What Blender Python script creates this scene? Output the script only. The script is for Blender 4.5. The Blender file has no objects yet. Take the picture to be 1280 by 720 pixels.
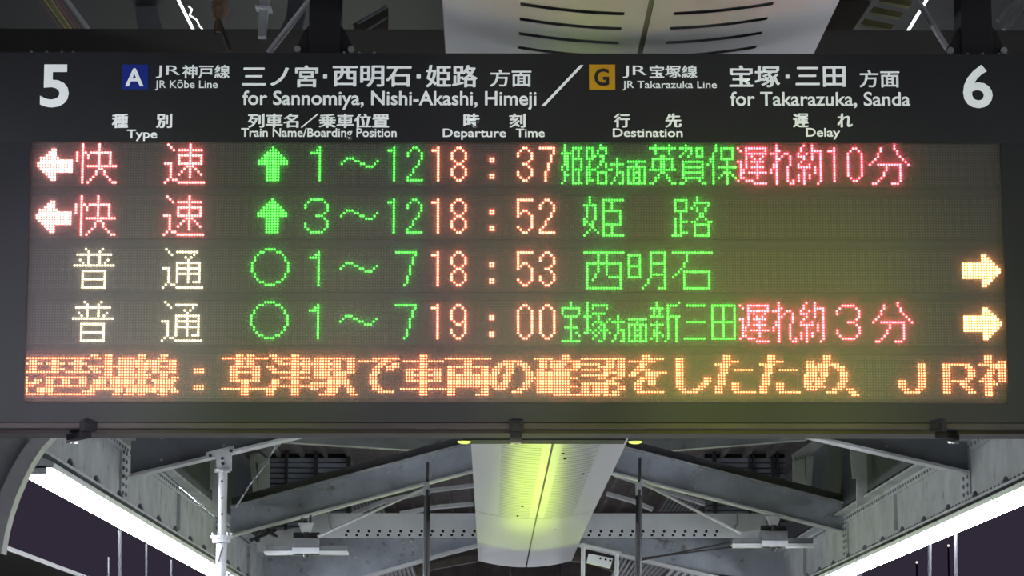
import bpy, bmesh, math, random
import numpy as np
from mathutils import Vector, Matrix
random.seed(7)
S = bpy.context.scene
C = bpy.context.collection

# ------------------------------------------------------------------ camera
F = 3474.0                                   # focal length in pixels at 1280 px width
EYE = Vector((0.0, 0.0, 1.6))
PITCH, YAW = math.atan(550.0 / F), math.radians(0.46)
fwd = Vector((math.sin(YAW) * math.cos(PITCH), math.cos(YAW) * math.cos(PITCH), math.sin(PITCH)))
rgt = Vector((math.cos(YAW), -math.sin(YAW), 0.0))
upv = rgt.cross(fwd)
cam_d = bpy.data.cameras.new('camera')
cam = bpy.data.objects.new('camera', cam_d)
C.objects.link(cam)
cam.matrix_world = Matrix(((rgt.x, upv.x, -fwd.x, EYE.x), (rgt.y, upv.y, -fwd.y, EYE.y), (rgt.z, upv.z, -fwd.z, EYE.z), (0, 0, 0, 1)))
cam_d.sensor_width = 36.0
cam_d.lens = 36.0 * F / 1280.0
cam_d.clip_end = 400
S.camera = cam

def P(px, py, Y):
    """world point seen at photo pixel (px, py) on the plane at depth Y"""
    d = fwd + rgt * ((px - 640.0) / F) + upv * ((360.0 - py) / F)
    return EYE + d * (Y / d.y)
def Q(px, py, z):
    """the same for the horizontal plane z above the eye"""
    d = fwd + rgt * ((px - 640.0) / F) + upv * ((360.0 - py) / F)
    return EYE + d * (z / d.z)

# ------------------------------------------------------------------ world, exposure, light
S.view_settings.view_transform = 'Standard'
S.view_settings.look = 'None'
S.view_settings.exposure = 0.0
S.view_settings.gamma = 1.0
w = bpy.data.worlds.new('night_sky')
S.world = w
w.use_nodes = True
w.node_tree.nodes['Background'].inputs[0].default_value = (0.0150, 0.0115, 0.0195, 1)
w.node_tree.nodes['Background'].inputs[1].default_value = 2.0
TUBE_POWER = 85.0
def area(name, loc, size, power, color, aim, spread=math.radians(150), size_y=None):
    l = bpy.data.lights.new(name, 'AREA')
    l.size = size
    if size_y: l.shape = 'RECTANGLE'; l.size_y = size_y
    l.energy = power; l.color = color; l.spread = spread
    o = bpy.data.objects.new(name, l); C.objects.link(o)
    o.location = loc
    o.rotation_euler = (Vector(aim) - Vector(loc)).to_track_quat('-Z', 'Y').to_euler()
    return o
def spot(name, loc, aim, power, color, angle, blend=1.0, radius=0.05):
    l = bpy.data.lights.new(name, 'SPOT')
    l.energy = power; l.color = color; l.spot_size = math.radians(angle); l.spot_blend = blend; l.shadow_soft_size = radius
    o = bpy.data.objects.new(name, l); C.objects.link(o)
    o.location = loc
    o.rotation_euler = (Vector(aim) - Vector(loc)).to_track_quat('-Z', 'Y').to_euler()
    return o
# yellow-green lamp over the strip ceiling behind the board
spot('yellow_lamp_light', (0.36, 17.9, 1.6 + 1.83), (0.45, 19.2, 1.6 + 2.04), 60, (0.70, 1.0, 0.03), 75, 1.0, 0.10)
# coloured fill spots added below the board, no fixtures: they tint the lamp rows
for px, pw, col in ((960, 92, (0.90, 1.0, 0.10)), (1150, 45, (1.0, 0.98, 0.25)), (770, 64, (0.93, 0.98, 0.16)),
                    (560, 58, (1.0, 0.82, 0.72)), (290, 66, (0.84, 0.95, 0.28)), (85, 85, (1.0, 0.84, 1.0))):
    q = P(px, 415, 8)
    spot('board_fill_light', (q.x, 6.7, 1.9), q, pw, col, 42, 1.0, .05)
S.cycles.max_bounces = 6
S.cycles.sample_clamp_indirect = 4.0

# ------------------------------------------------------------------ materials
def mat(name, col, rough=0.6, metal=0.0, emit=None, es=0.0, noise=None, nscale=6.0, spec=0.5, bump=0.0, stretch=(1, 1, 1), rust=0.0):
    m = bpy.data.materials.new(name); m.use_nodes = True
    nt = m.node_tree; b = nt.nodes['Principled BSDF']
    b.inputs['Base Color'].default_value = (*col, 1)
    b.inputs['Roughness'].default_value = rough
    b.inputs['Metallic'].default_value = metal
    b.inputs['Specular IOR Level'].default_value = spec
    if emit:
        b.inputs['Emission Color'].default_value = (*emit, 1); b.inputs['Emission Strength'].default_value = es
    if noise:
        tc = nt.nodes.new('ShaderNodeTexCoord'); mp = nt.nodes.new('ShaderNodeMapping')
        nz = nt.nodes.new('ShaderNodeTexNoise'); cr = nt.nodes.new('ShaderNodeValToRGB')
        mp.inputs['Scale'].default_value = stretch
        nz.inputs['Scale'].default_value = nscale; nz.inputs['Detail'].default_value = 6; nz.inputs['Roughness'].default_value = 0.65
        nt.links.new(tc.outputs['Object'], mp.inputs[0]); nt.links.new(mp.outputs[0], nz.inputs[0]); nt.links.new(nz.outputs[0], cr.inputs[0])
        cr.color_ramp.elements[0].position = 0.35; cr.color_ramp.elements[1].position = 0.65
        cr.color_ramp.elements[0].color = (*noise, 1); cr.color_ramp.elements[1].color = (*col, 1)
        out = cr.outputs[0]
        if rust:
            n2 = nt.nodes.new('ShaderNodeTexNoise'); n2.inputs['Scale'].default_value = nscale * 2.3; n2.inputs['Detail'].default_value = 8
            c2 = nt.nodes.new('ShaderNodeValToRGB'); c2.color_ramp.elements[0].position = 0.62; c2.color_ramp.elements[1].position = 0.72
            c2.color_ramp.elements[0].color = (0, 0, 0, 1); c2.color_ramp.elements[1].color = (rust, rust, rust, 1)
            mx = nt.nodes.new('ShaderNodeMixRGB'); mx.inputs[2].default_value = (0.10, 0.055, 0.03, 1)
            nt.links.new(mp.outputs[0], n2.inputs[0]); nt.links.new(n2.outputs[0], c2.inputs[0])
            nt.links.new(c2.outputs[0], mx.inputs[0]); nt.links.new(out, mx.inputs[1]); out = mx.outputs[0]
        nt.links.new(out, b.inputs['Base Color'])
        if bump:
            bp = nt.nodes.new('ShaderNodeBump'); bp.inputs['Strength'].default_value = bump; bp.inputs['Distance'].default_value = 0.01
            nt.links.new(nz.outputs[0], bp.inputs['Height']); nt.links.new(bp.outputs[0], b.inputs['Normal'])
    return m
M = {}
M['case'] = mat('charcoal_case', (0.022, 0.024, 0.026), 0.5, noise=(0.018, 0.020, 0.022), nscale=3)
M['glass'] = mat('header_glass', (0.025, 0.028, 0.029), 0.35, noise=(0.021, 0.0235, 0.0245), nscale=1.5)
M['lower'] = mat('lower_panel', (0.031, 0.034, 0.037), 0.8, noise=(0.027, 0.030, 0.033), nscale=2, spec=.25)
M['module'] = mat('led_module', (0.050, 0.048, 0.044), 0.55)
M['bar'] = mat('module_bar', (0.060, 0.060, 0.058), 0.8, spec=.25)
M['lens_off'] = mat('unlit_lens', (0.10, 0.094, 0.083), 0.35)
M['edge_strip'] = mat('case_edge', (0.050, 0.045, 0.045), 0.45, noise=(0.036, 0.033, 0.033), nscale=5, spec=.25)
M['groove'] = mat('groove', (0.006, 0.005, 0.007), 0.7)
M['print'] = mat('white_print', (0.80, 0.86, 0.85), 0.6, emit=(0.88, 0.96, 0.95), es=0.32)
M['blue'] = mat('blue_print', (0.005, 0.032, 0.36), 0.5)
M['yellow'] = mat('yellow_print', (0.85, 0.46, 0.008), 0.5)
M['ink'] = mat('black_print', (0.015, 0.016, 0.015), 0.5)
M['black'] = mat('black_steel', (0.006, 0.0065, 0.0068), 0.6)
M['bolt'] = mat('bolt_steel', (0.40, 0.42, 0.40), 0.4, 0.3)
M['chrome'] = mat('latch_chrome', (0.65, 0.7, 0.72), 0.25, 0.9)
M['latch'] = mat('latch_dark', (0.010, 0.011, 0.014), 0.6, spec=.2)
M['steel'] = mat('grey_painted_steel', (0.53, 0.56, 0.57), 0.55, noise=(0.36, 0.39, 0.395), nscale=2.4, bump=0.2, rust=0.6)
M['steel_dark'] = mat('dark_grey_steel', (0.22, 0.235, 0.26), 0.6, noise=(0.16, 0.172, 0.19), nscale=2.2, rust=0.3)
M['steel_blue'] = mat('blue_grey_steel', (0.46, 0.51, 0.56), 0.55, noise=(0.32, 0.355, 0.40), nscale=3.0, rust=0.6)
M['steel_light'] = mat('light_grey_steel', (0.66, 0.68, 0.69), 0.5, noise=(0.54, 0.56, 0.56), nscale=4, rust=0.25)
M['white'] = mat('white_metal', (0.80, 0.83, 0.86), 0.45, noise=(0.70, 0.73, 0.76), nscale=3)
M['strip'] = mat('ceiling_strip_white', (0.60, 0.61, 0.62), 0.33, noise=(0.64, 0.65, 0.66), nscale=1.2, stretch=(1, .3, 1))
M['seam'] = mat('seam_grey', (0.20, 0.19, 0.18), 0.6)
M['void'] = mat('slot_void', (0.004, 0.004, 0.004), 0.9)
M['tube'] = mat('tube_glow', (0.9, 0.9, 0.95), 0.4, emit=(0.90, 0.93, 1.0), es=TUBE_POWER)
M['roof'] = mat('roof_boards', (0.17, 0.15, 0.145), 0.85, noise=(0.10, 0.088, 0.084), nscale=4)
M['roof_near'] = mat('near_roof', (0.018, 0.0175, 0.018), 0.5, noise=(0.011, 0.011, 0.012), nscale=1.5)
M['reflected_tube'] = mat('reflected_tube_glow', (0.9, 0.9, 0.95), 0.4, emit=(0.90, 0.93, 1.0), es=2.2)
M['beam_dark'] = mat('beam_dark', (0.085, 0.083, 0.072), 0.7)
M['roof_grey'] = mat('roof_slab', (0.115, 0.13, 0.145), 0.8, noise=(0.09, 0.10, 0.115), nscale=1)
M['slat'] = mat('blue_slat', (0.30, 0.33, 0.39), 0.6, noise=(0.22, 0.24, 0.29), nscale=5)
M['corr'] = mat('pale_corrugated', (0.50, 0.50, 0.52), 0.55, noise=(0.34, 0.34, 0.36), nscale=8)
M['pole_grey'] = mat('pole_grey', (0.05, 0.05, 0.056), 0.6)
M['rod'] = mat('dark_rod', (0.035, 0.036, 0.040), 0.5)
M['amber'] = mat('rusty_insulator', (0.20, 0.125, 0.06), 0.6, noise=(0.10, 0.06, 0.03), nscale=20)
M['cable_y'] = mat('yellow_cable', (0.42, 0.36, 0.09), 0.6)
M['cable_r'] = mat('maroon_cable', (0.17, 0.045, 0.055), 0.6)
M['cable_g'] = mat('grey_cable', (0.20, 0.20, 0.23), 0.6)
M['ochre'] = mat('ochre_board', (0.17, 0.155, 0.05), 0.7, noise=(0.12, 0.11, 0.045), nscale=8)
M['brown'] = mat('brown_board', (0.10, 0.085, 0.068), 0.75, noise=(0.07, 0.058, 0.046), nscale=6)
M['floor'] = mat('platform_asphalt', (0.42, 0.42, 0.41), 0.85, noise=(0.34, 0.34, 0.33), nscale=8, bump=0.3)
M['canopy'] = mat('dark_canopy', (0.018, 0.017, 0.019), 0.8)
M['canopy_edge'] = mat('canopy_edge', (0.03, 0.03, 0.034), 0.5)
M['lens_y'] = mat('yellow_lamp_lens', (0.8, 0.8, 0.2), 0.4, emit=(0.62, 0.70, 0.10), es=1.3)
M['far_glow'] = mat('far_lamp_glow', (0.9, 0.9, 0.9), 0.4, emit=(1, 0.9, 0.72), es=1.2)
M['sign_face'] = mat('sign_face', (0.7, 0.8, 0.1), 0.4, emit=(0.66, 0.95, 0.02), es=9.0)
m = bpy.data.materials.new('glow_haze_cover'); m.use_nodes = True; nt = m.node_tree; nt.nodes.clear()  # clear cover with haze added: spreads a soft glow around lit dots
_o = nt.nodes.new('ShaderNodeOutputMaterial'); _mx = nt.nodes.new('ShaderNodeMixShader'); _t = nt.nodes.new('ShaderNodeBsdfTransparent')
_m2 = nt.nodes.new('ShaderNodeMixShader'); _d = nt.nodes.new('ShaderNodeBsdfDiffuse'); _tl = nt.nodes.new('ShaderNodeBsdfTranslucent')
_d.inputs[0].default_value = (.8, .8, .8, 1); _tl.inputs[0].default_value = (.8, .8, .8, 1)
_mx.inputs[0].default_value = 0.15; _m2.inputs[0].default_value = 0.72
nt.links.new(_d.outputs[0], _m2.inputs[1]); nt.links.new(_tl.outputs[0], _m2.inputs[2]); nt.links.new(_t.outputs[0], _mx.inputs[1]); nt.links.new(_m2.outputs[0], _mx.inputs[2]); nt.links.new(_mx.outputs[0], _o.inputs[0])
M['cover'] = m
M['added_white_glow'] = mat('added_white_glow', (0.8, 0.8, 0.8), 0.4, emit=(0.86, 0.9, 1.0), es=2.2)
LED = {
    'red':    mat('lit_red_led',    (0.3, 0.05, 0.05), 0.4, emit=(1.0, 0.080, 0.115), es=14.0),
    'scarlet': mat('lit_scarlet_led', (0.3, 0.05, 0.03), 0.4, emit=(1.0, 0.205, 0.115), es=8.5),
    'green':  mat('lit_green_led',  (0.05, 0.3, 0.05), 0.4, emit=(0.072, 1.0, 0.062), es=5.2),
    'orange': mat('lit_orange_led', (0.3, 0.15, 0.02), 0.4, emit=(1.0, 0.225, 0.085), es=10.5),
    'cream':  mat('lit_cream_led',  (0.3, 0.3, 0.2), 0.4, emit=(1.0, 0.83, 0.55), es=2.8),
    'white_red': mat('lit_bright_red_led', (0.3, 0.1, 0.1), 0.4, emit=(1.0, 0.30, 0.26), es=8.5),
    'amber':  mat('lit_amber_led',  (0.3, 0.2, 0.05), 0.4, emit=(1.0, 0.36, 0.125), es=8.5),
}

# ------------------------------------------------------------------ mesh helpers
class MB:
    def __init__(s): s.v = []; s.f = []
    def add(s, vs, fs):
        n = len(s.v); s.v += [tuple(v) for v in vs]; s.f += [tuple(i + n for i in f) for f in fs]; return s
    def box(s, a, b):
        x0, y0, z0 = (min(a[i], b[i]) for i in range(3)); x1, y1, z1 = (max(a[i], b[i]) for i in range(3))
        return s.add([(x0, y0, z0), (x1, y0, z0), (x1, y1, z0), (x0, y1, z0), (x0, y0, z1), (x1, y0, z1), (x1, y1, z1), (x0, y1, z1)],
                     [(0, 3, 2, 1), (4, 5, 6, 7), (0, 1, 5, 4), (1, 2, 6, 5), (2, 3, 7, 6), (3, 0, 4, 7)])
    def prism(s, pts, d):
        """closed polygon (list of 3D points) swept by vector d"""
        n = len(pts); d = Vector(d); p = [Vector(q) for q in pts]
        return s.add([*p, *[q + d for q in p]], [tuple(range(n))[::-1], tuple(range(n, 2 * n))] + [(i, (i + 1) % n, (i + 1) % n + n, i + n) for i in range(n)])
    def tube(s, a, b, r, n=10, r2=None):
        a, b = Vector(a), Vector(b); d = (b - a).normalized()
        u = d.orthogonal().normalized(); v = d.cross(u); r2 = r if r2 is None else r2
        vs = [a + (u * math.cos(t) + v * math.sin(t)) * r for t in [2 * math.pi * k / n for k in range(n)]]
        vs += [b + (u * math.cos(t) + v * math.sin(t)) * r2 for t in [2 * math.pi * k / n for k in range(n)]]
        return s.add(vs, [tuple(range(n))[::-1], tuple(range(n, 2 * n))] + [(i, (i + 1) % n, (i + 1) % n + n, i + n) for i in range(n)])
    def path(s, pts, r, n=8):
        for a, b in zip(pts[:-1], pts[1:]):
            s.tube(a, b, r, n)
        return s
    def bar(s, a, b, wx, wy, up=(0, 0, 1)):
        """rectangular bar a->b; wx across (perp. to up), wy along up"""
        a, b = Vector(a), Vector(b); d = (b - a).normalized(); x = d.cross(Vector(up)).normalized() * wx / 2; y = x.cross(d).normalized() * wy / 2
        vs = [a - x - y, a + x - y, a + x + y, a - x + y, b - x - y, b + x - y, b + x + y, b - x + y]
        return s.add(vs, [(0, 3, 2, 1), (4, 5, 6, 7), (0, 1, 5, 4), (1, 2, 6, 5), (2, 3, 7, 6), (3, 0, 4, 7)])
    def dome(s, c, n, r, h, k=8):
        c = Vector(c); n = Vector(n).normalized(); u = n.orthogonal().normalized(); v = n.cross(u)
        rings = [(1.0, 0.0), (0.8, 0.6), (0.4, 0.92)]
        vs = [c + (u * math.cos(2 * math.pi * i / k) + v * math.sin(2 * math.pi * i / k)) * r * q + n * h * t for q, t in rings for i in range(k)] + [c + n * h]
        fs = [(j * k + i, j * k + (i + 1) % k, (j + 1) * k + (i + 1) % k, (j + 1) * k + i) for j in range(2) for i in range(k)]
        fs += [(2 * k + i, 2 * k + (i + 1) % k, 3 * k) for i in range(k)]
        return s.add(vs, fs)
    def build(s, name, m, parent=None, bevel=0.0, smooth=False, kind=None, label=None):
        me = bpy.data.meshes.new(name); me.from_pydata(s.v, [], s.f); me.update()
        bm = bmesh.new(); bm.from_mesh(me); bmesh.ops.recalc_face_normals(bm, faces=bm.faces)
        if bevel: bmesh.ops.bevel(bm, geom=list(bm.edges), offset=bevel, segments=2, affect='EDGES', profile=0.6)
        bm.to_mesh(me); bm.free()
        if smooth:
            for p in me.polygons: p.use_smooth = True
        me.materials.append(M[m] if isinstance(m, str) else m)
        o = bpy.data.objects.new(name, me); C.objects.link(o)
        if parent: join(o, parent)
        if kind: o['kind'] = kind
        if label: o['label'] = label
        return o
def join(o, parent):
    o.parent = parent
    o.matrix_parent_inverse = world_of(parent).inverted()
def world_of(o):
    m = o.matrix_basis.copy()
    return (world_of(o.parent) @ o.matrix_parent_inverse @ m) if o.parent else m
def thing(name, label, cat, loc=(0, 0, 0), group=None):
    o = bpy.data.objects.new(name, None); C.objects.link(o); o.location = loc; o.empty_display_size = 0.1
    o['label'] = label; o['category'] = cat
    if group: o['group'] = group
    return o
def tag(o, label, cat, group=None, kind=None):
    o['label'] = label; o['category'] = cat
    if group: o['group'] = group
    if kind: o['kind'] = kind
    return o
def struct(o): o['kind'] = 'structure'; return o

# ------------------------------------------------------------------ LED lettering: lit dots per row (row 0 at the top), 15 rows
G = {
'la': '||7-8|6-8|5-8|3-8,9|3-14|2-14|2-14|3-14|4-14|5-8|6-8|7-8|',
'ra': '||7-8|7-9|7-10|0-11|0-12|0-13|0-13|0-12|0-11|7-10|7-9|7-8|',
'快': '2,8|2,8|2,8|0,2-3,5-12|0,2,4,8,12|0,2,4,8,12|0,2,8,12|2,8,12|2,4-14|2,8-9|2,7,10|2,7,10|2,6,11|2,5,12|2,4,13-14',
'速': '1,9|2,9|3,5-13|9|5-13|5,9,13|5,9,13|0-2,5-13|2,8-10|2,7,9,11|2,6,9,12|2,5,9,13|2,9|1,3-4|0,5-14',
'普': '4,10|5,9|1-13|5,9|2,5,9,12|3,5,9,11|0-14||3-11|3,11|3,11|3-11|3,11|3,11|3-11',
'通': '1|2,5-12|3,11|8,10|9|5-13|5,9,13|0-2,5-13|2,5,9,13|2,5-13|2,5,9,13|2,5,9,13|2,5,9,11-13|1,3-4|0,5-14',
'○': '5-8|3-4,9-10|2,11|1,12|1,12|0,13|0,13|0,13|0,13|1,12|1,12|2,11|3-4,9-10|5-8',
'↑': '|7|6-8|5-9|4-10|3-11|2-12|2-12|5-9|5-9|5-9|5-9|5-9|5-9',
'F1': '|8|7-8|5-8|8|8|8|8|8|8|8|8|8|8',
'F3': '|5-9|4,10|3,11|3,11|11|10|7-9|10|11|3,11|3,11|4,10|5-9',
'F7': '|4-11|11|10|10|10|9|9|9|9|8|8|8|7',
'～': '|||||2-4|1,5-6,13|0,7-8,12|9-11',
'0': '|2-3|1,4|0,5|0,5|0,5|0,5|0,5|0,5|0,5|0,5|0,5|1,4|2-3',
'1': '|3|1-3|3|3|3|3|3|3|3|3|3|3|3',
'2': '|2-3|1,4|0,5|0,5|5|4|4|3|2|2|1|0|0-5',
'3': '|2-3|1,4|0,5|0,5|5|4|2-3|4|5|0,5|0,5|1,4|2-3',
'5': '|0-5|0|0|0|0,2-3|0-1,4|0,5|5|5|5|0,5|1,4|2-3',
'7': '|0-5|5|5|4|4|4|3|3|3|2|2|2|2',
'8': '|2-3|1,4|0,5|0,5|0,5|1,4|2-3|1,4|0,5|0,5|0,5|1,4|2-3',
'9': '|2-3|1,4|0,5|0,5|0,5|0,5|1,4-5|2-3,5|5|0,5|0,5|1,4|2-3',
':': '|||||6-7|6-7|||||6-7|6-7',
'姫s': '1|1,4-7|1,4,6|0-4,6|1-2,4,6|1-2,4-7|1-2,4,7|1-2,4,7|0,2,4,7|0,2,4-7|1,4,6|1-2,4,6|1,4,6|1,4,6|0,4-7',
'路s': '5|0-2,5-7|0,2,4,7|0,2,4,7|0,2-3,5-6|0-2,6|1,5-6|1,5,7|0-1,4,7|0-3,8-9|0-1,4-7|0-1,4,7|0-1,4,7|0-2,4,7|0,4-7',
'方s': '|||||2|2|0-4|2|2|2-4|2,4|1,4|1,4|0,3-4',
'面s': '||||||0-6|3|0-6|0,2,4,6|0,2-4,6|0,2,4,6|0,2-4,6|0,2,4,6|0-6',
'英': '2,7|0-9|2,7|2,7|4-5|1-8|1,4-5,8|1,4-5,8|1,4-5,8|0-9|4-5|3,6|2-3,6-7|2,7|0-1,8-9',
'賀': '2|0-4,6-8|2,4,6,8|1,4,6,8|0,3,6-8||1-8|1,8|1-8|1,8|1-8|1,8|1-8|2,7|0-1,8-9',
'保': '3|3,5-9|3,5,9|2,5,9|2,5,9|1-2,5-9|1-2,7|0,2,7|2,4-10|2,7|2,6-8|2,5,7,9|2,4,7,10|2,7|2,7',
'遅': '|0,3-10|1,3,10|3-10|3,5,9|3,6,8|0-1,3,5-9|1,3,7|1,3,5-9|1-2,7|1-2,4-10|1,7|1-2,7|0,3-5|6-10',
'れ': '2|2|2-3|0-2,5-6|2,4,7|2-3,7|2,7|1-2,7|1-2,6|0,2,6|0,2,6|2,6|2,6|2,6,8|2,7-8',
'約': '2,5|1,5|1,5-8|0,3,5,8|0-2,5,8|2,5,8|1,8|0,4,8|0-4,6,8|2,6,8|2,6,8|0,2,4,8|0,2,4,8|0,2,8|2,7',
'分': '9|4,9|4,10|3,10|3,11|2,12|1,13|0,3-11,14|6,11|6,11|5,11|5,11|4,11|3,11|1-2,8-10',
'姫': '2|2,7-14|2,7,10|0-4,7,10|1,4,7,10|1,4,7-13|1,4,7,13|1,4,7,13|0,4,7,13|0-1,3,7,13|0,2-3,7-13|3,7,10|2,4,7,10|1,5,7,10|0,7-14',
'路': '9|1-5,9|1,5,8-13|1,5,8,13|1,5,7,9,12|1-5,9,12|3,10-11|3,10-11|1,3,9,12|1,3-5,7-8,13-14|1,3,8-13|1,3,8,13|1,3,8,13|1,3-5,8,13|0-3,8-13',
'西': '|0-14|5,8|5,8|5,8|1-13|1,5,8,13|1,5,8,13|1,5,8,13|1,4,8,13|1,4,9-13|1,3,13|1,13|1,13|1-13',
'明': '|8-13|0-4,8,13|0,4,8,13|0,4,8,13|0,4,8-13|0-4,8,13|0,4,8,13|0,4,8,13|0,4,8-13|0-4,8,13|7,13|7,13|6,13|5,11-13',
'石': '|0-14|5|5|5|4|4|3|2,4-13|1,4,13|0,4,13|4,13|4,13|4,13|4-13',
'宝s': '3|3|0-6|0,6|0,6|1-5|3|3|3|1-5|3|3,5|3,6|3|0-6',
'塚s': '1|1,3-8|1,3,8|1|1,3-7|0-2,5|1,5,9|1,4-6,8|1,3,6-7|1,5,7|1-2,4,6-8|0-1,3,5,7,9|4,7|3,7|5-6',
'新': '2,10|2,6-9|0-4,6|1,3,6|1,3,6|0-4,6-10|6,9|2,6,9|0-4,6,9|2,6,9|1-2,6,9|1-3,6,9|1-2,4,6,9|0,2,6,9|2,5,9',
'三': '|1-7||||||1-7||||||0-7',
'田': '|0-8|0,4,8|0,4,8|0,4,8|0,4,8|0,4,8|0-8|0,4,8|0,4,8|0,4,8|0,4,8|0,4,8|0-8',
'琵': '|0-6,8-14|3,11|1-5,9-13|3,11|3-5,11|0-3,8-14||1,8|1,6,8,13|1,4-5,8,11-12|1-3,8-10|1,6,8,14|1,6,8,14|1-5,9-14',
'琶': '|0-6,8-14|3,11|1-5,9-13|3,11|3-5,11|0-3,8-14||1-13|1,7,13|1,7,13|1-13|1|1,14|2-13',
'湖': '1,6|2,6,11-14|6,11,14|6,11,14|0,3-9,11,14|1,6,11-14|2,6,11,14|6,11,14|4-8,11,14|2,4,8,11-14|2,4,8,11,14|1,4,8,11,14|1,4-8,10,14|0,10,14|0,9,13-14',
'線': '2,10|2,9|1,5,7-13|1,4,7,13|0-2,4,7-13|2-3,7,13|2,7-13|1,4,10|0-4,10,14|2,7-10,12-13|2,8,10-12|0,2,4,8,10,12|0,2,4,7,10,13|0,2,5-6,10,14|2,9-10',
'：': '|||||6-7|6-7|||||6-7|6-7',
'草': '5,9|0-14|5,9|5,9|3-11|3,11|3-11|3,11|3,11|3-11|7|7|0-14|7|7',
'津': '1,9|2,5-13|3,9,13|4-14|0,9,13|1,9,13|2,5-13|9|5-13|2,9|2,9|1-2,4-14|1,9|0,9|0,9',
'駅': '|1-6,8-13|1,4,8,13|1-5,8,13|1,4,8,13|1-5,8,13|1,4,8-13|1,4,8,10|1-6,8,10|6,8,11|0,2,4,6,8,11|0,2,4,6,8,12|0,6-7,13|5,7,13|3-4,6,14',
'で': '|6-13|1-5,9-10|8,13|7,11,13|6,11|6|5|5|5|5|6|6-7|8-11',
'車': '7|7|1-13|7|7|2-12|2,7,12|2-12|2,7,12|2-12|7|7|0-14|7|7',
'両': '|0-14|7|7|1-13|1,7,13|1,7,13|1,4,7,10,13|1,4,7,10,13|1,4,7,10,13|1,4,7,10,13|1,4-10,13|1,13|1,13|1,11-13',
'の': '||5-9|3-4,6,10-11|2,6,12|1,6,12|1,6,13|0,5,13|0,5,13|0,5,13|0,4,12|1,4,12|2-3,10-11|8-9',
'確': '10|0-4,10|2,6-14|2,6,9,14|2,6,8,14|1,7-13|1-4,7,10|1,4,7,10|0-1,4,7-13|1,4,7,10|1,4,7,10|1,4,7-13|1,4,7,10|1-4,7,10|7-14',
'認': '|1-5,8-14|10,14|0-5,10,14|7-10,14|1-5,9,14|9,11,14|1-5,8,14|7,12-13|10|1-5,8,11-12|1,5,6,8,14|1,5,6,8,14|1,5,8,12|1-5,9-12',
'を': '7|7,10-12|2-9|6|5|4-7|3,8-13|2,8-10|6-9|5,9|4,9|4|4|5-12',
'し': '|3|3|3|3|3|3|3|3,13|3,13|3,12|3,11|4,9-10|5-8',
'た': '4|4|4-7|1-4|3|3,8-12|3|2|2|2|2,7|1,7|1,7|1,8-13',
'め': '8|8|2,8|2,6-11|2,4-5,7,12-13|2,4,7,13|2-3,7,14|1,3,7,14|1,4,6,14|1,4-5,6,14|1,5,13|1,4-6,13|2-3,11-12|9-10',
'、': '||||||||||||0|1|2',
'Ｊ': '|||10|10|10|10|10|10|3,10|3,10|3,10|4,9|5-8',
'Ｒ': '|||3-10|3,11|3,12|3,12|3,12|3,11|3-10|3,9|3,10|3,11|3,12',
'神': '2|2|2,7-14|0-4,7,11|4,7,11|3,7-14|3,7,11|2,7,11|1-2,7,11|0,2-3,7-14|2,4,11|2,11|2,11|2,11|2,11',
}
def dots(key):
    out = []
    for r, row in enumerate(G[key].split('|')):
        for t in row.split(','):
            if t:
                a, _, b = t.partition('-')
                out += [(c, r) for c in range(int(a), int(b or a) + 1)]
    return sorted(set(out))

ROWS = [
 [('la', 0, 'white_red'), ('快', 16, 'red2'), ('速', 48, 'red2'), ('↑', 80, 'green'), ('F1', 96, 'green'), ('～', 112, 'green'), ('1', 128, 'green'), ('2', 136, 'green'),
  ('1', 144, 'scarlet'), ('8', 152, 'scarlet'), (':', 160, 'scarlet'), ('3', 176, 'scarlet'), ('7', 184, 'scarlet'),
  ('姫s', 192, 'green'), ('路s', 201, 'green'), ('方s', 210, 'green'), ('面s', 216, 'green'), ('英', 224, 'green'), ('賀', 235, 'green'), ('保', 245, 'green'),
  ('遅', 256, 'red'), ('れ', 268, 'red'), ('約', 278, 'red'), ('1', 288, 'red'), ('0', 296, 'red'), ('分', 304, 'red')],
 [('la', 0, 'white_red'), ('快', 16, 'red2'), ('速', 48, 'red2'), ('↑', 80, 'green'), ('F3', 96, 'green'), ('～', 112, 'green'), ('1', 128, 'green'), ('2', 136, 'green'),
  ('1', 144, 'scarlet'), ('8', 152, 'scarlet'), (':', 160, 'scarlet'), ('5', 176, 'scarlet'), ('2', 184, 'scarlet'), ('姫', 200, 'green'), ('路', 232, 'green')],
 [('普', 16, 'cream'), ('通', 48, 'cream'), ('○', 80, 'green'), ('F1', 96, 'green'), ('～', 112, 'green'), ('F7', 128, 'green'),
  ('1', 144, 'scarlet'), ('8', 152, 'scarlet'), (':', 160, 'scarlet'), ('5', 176, 'scarlet'), ('3', 184, 'scarlet'), ('西', 200, 'green'), ('明', 216, 'green'), ('石', 232, 'green'), ('ra', 337, 'amber')],
 [('普', 16, 'cream'), ('通', 48, 'cream'), ('○', 80, 'green'), ('F1', 96, 'green'), ('～', 112, 'green'), ('F7', 128, 'green'),
  ('1', 144, 'scarlet'), ('9', 152, 'scarlet'), (':', 160, 'scarlet'), ('0', 176, 'scarlet'), ('0', 184, 'scarlet'),
  ('宝s', 192, 'green'), ('塚s', 200, 'green'), ('方s', 210, 'green'), ('面s', 216, 'green'), ('新', 224, 'green'), ('三', 236, 'green'), ('田', 246, 'green'),
  ('遅', 256, 'red'), ('れ', 268, 'red'), ('約', 278, 'red'), ('F3', 288, 'red'), ('分', 304, 'red'), ('ra', 337, 'amber')],
 [(k, -10 + 16 * i, 'orange') for i, k in enumerate('琵琶湖線：草津駅で車両の確認をしたため、ＪＲ神')],
]
LED['red2'] = mat('lit_rose_led', (0.3, 0.06, 0.05), 0.4, emit=(1.0, 0.155, 0.15), es=9.0)
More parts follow.
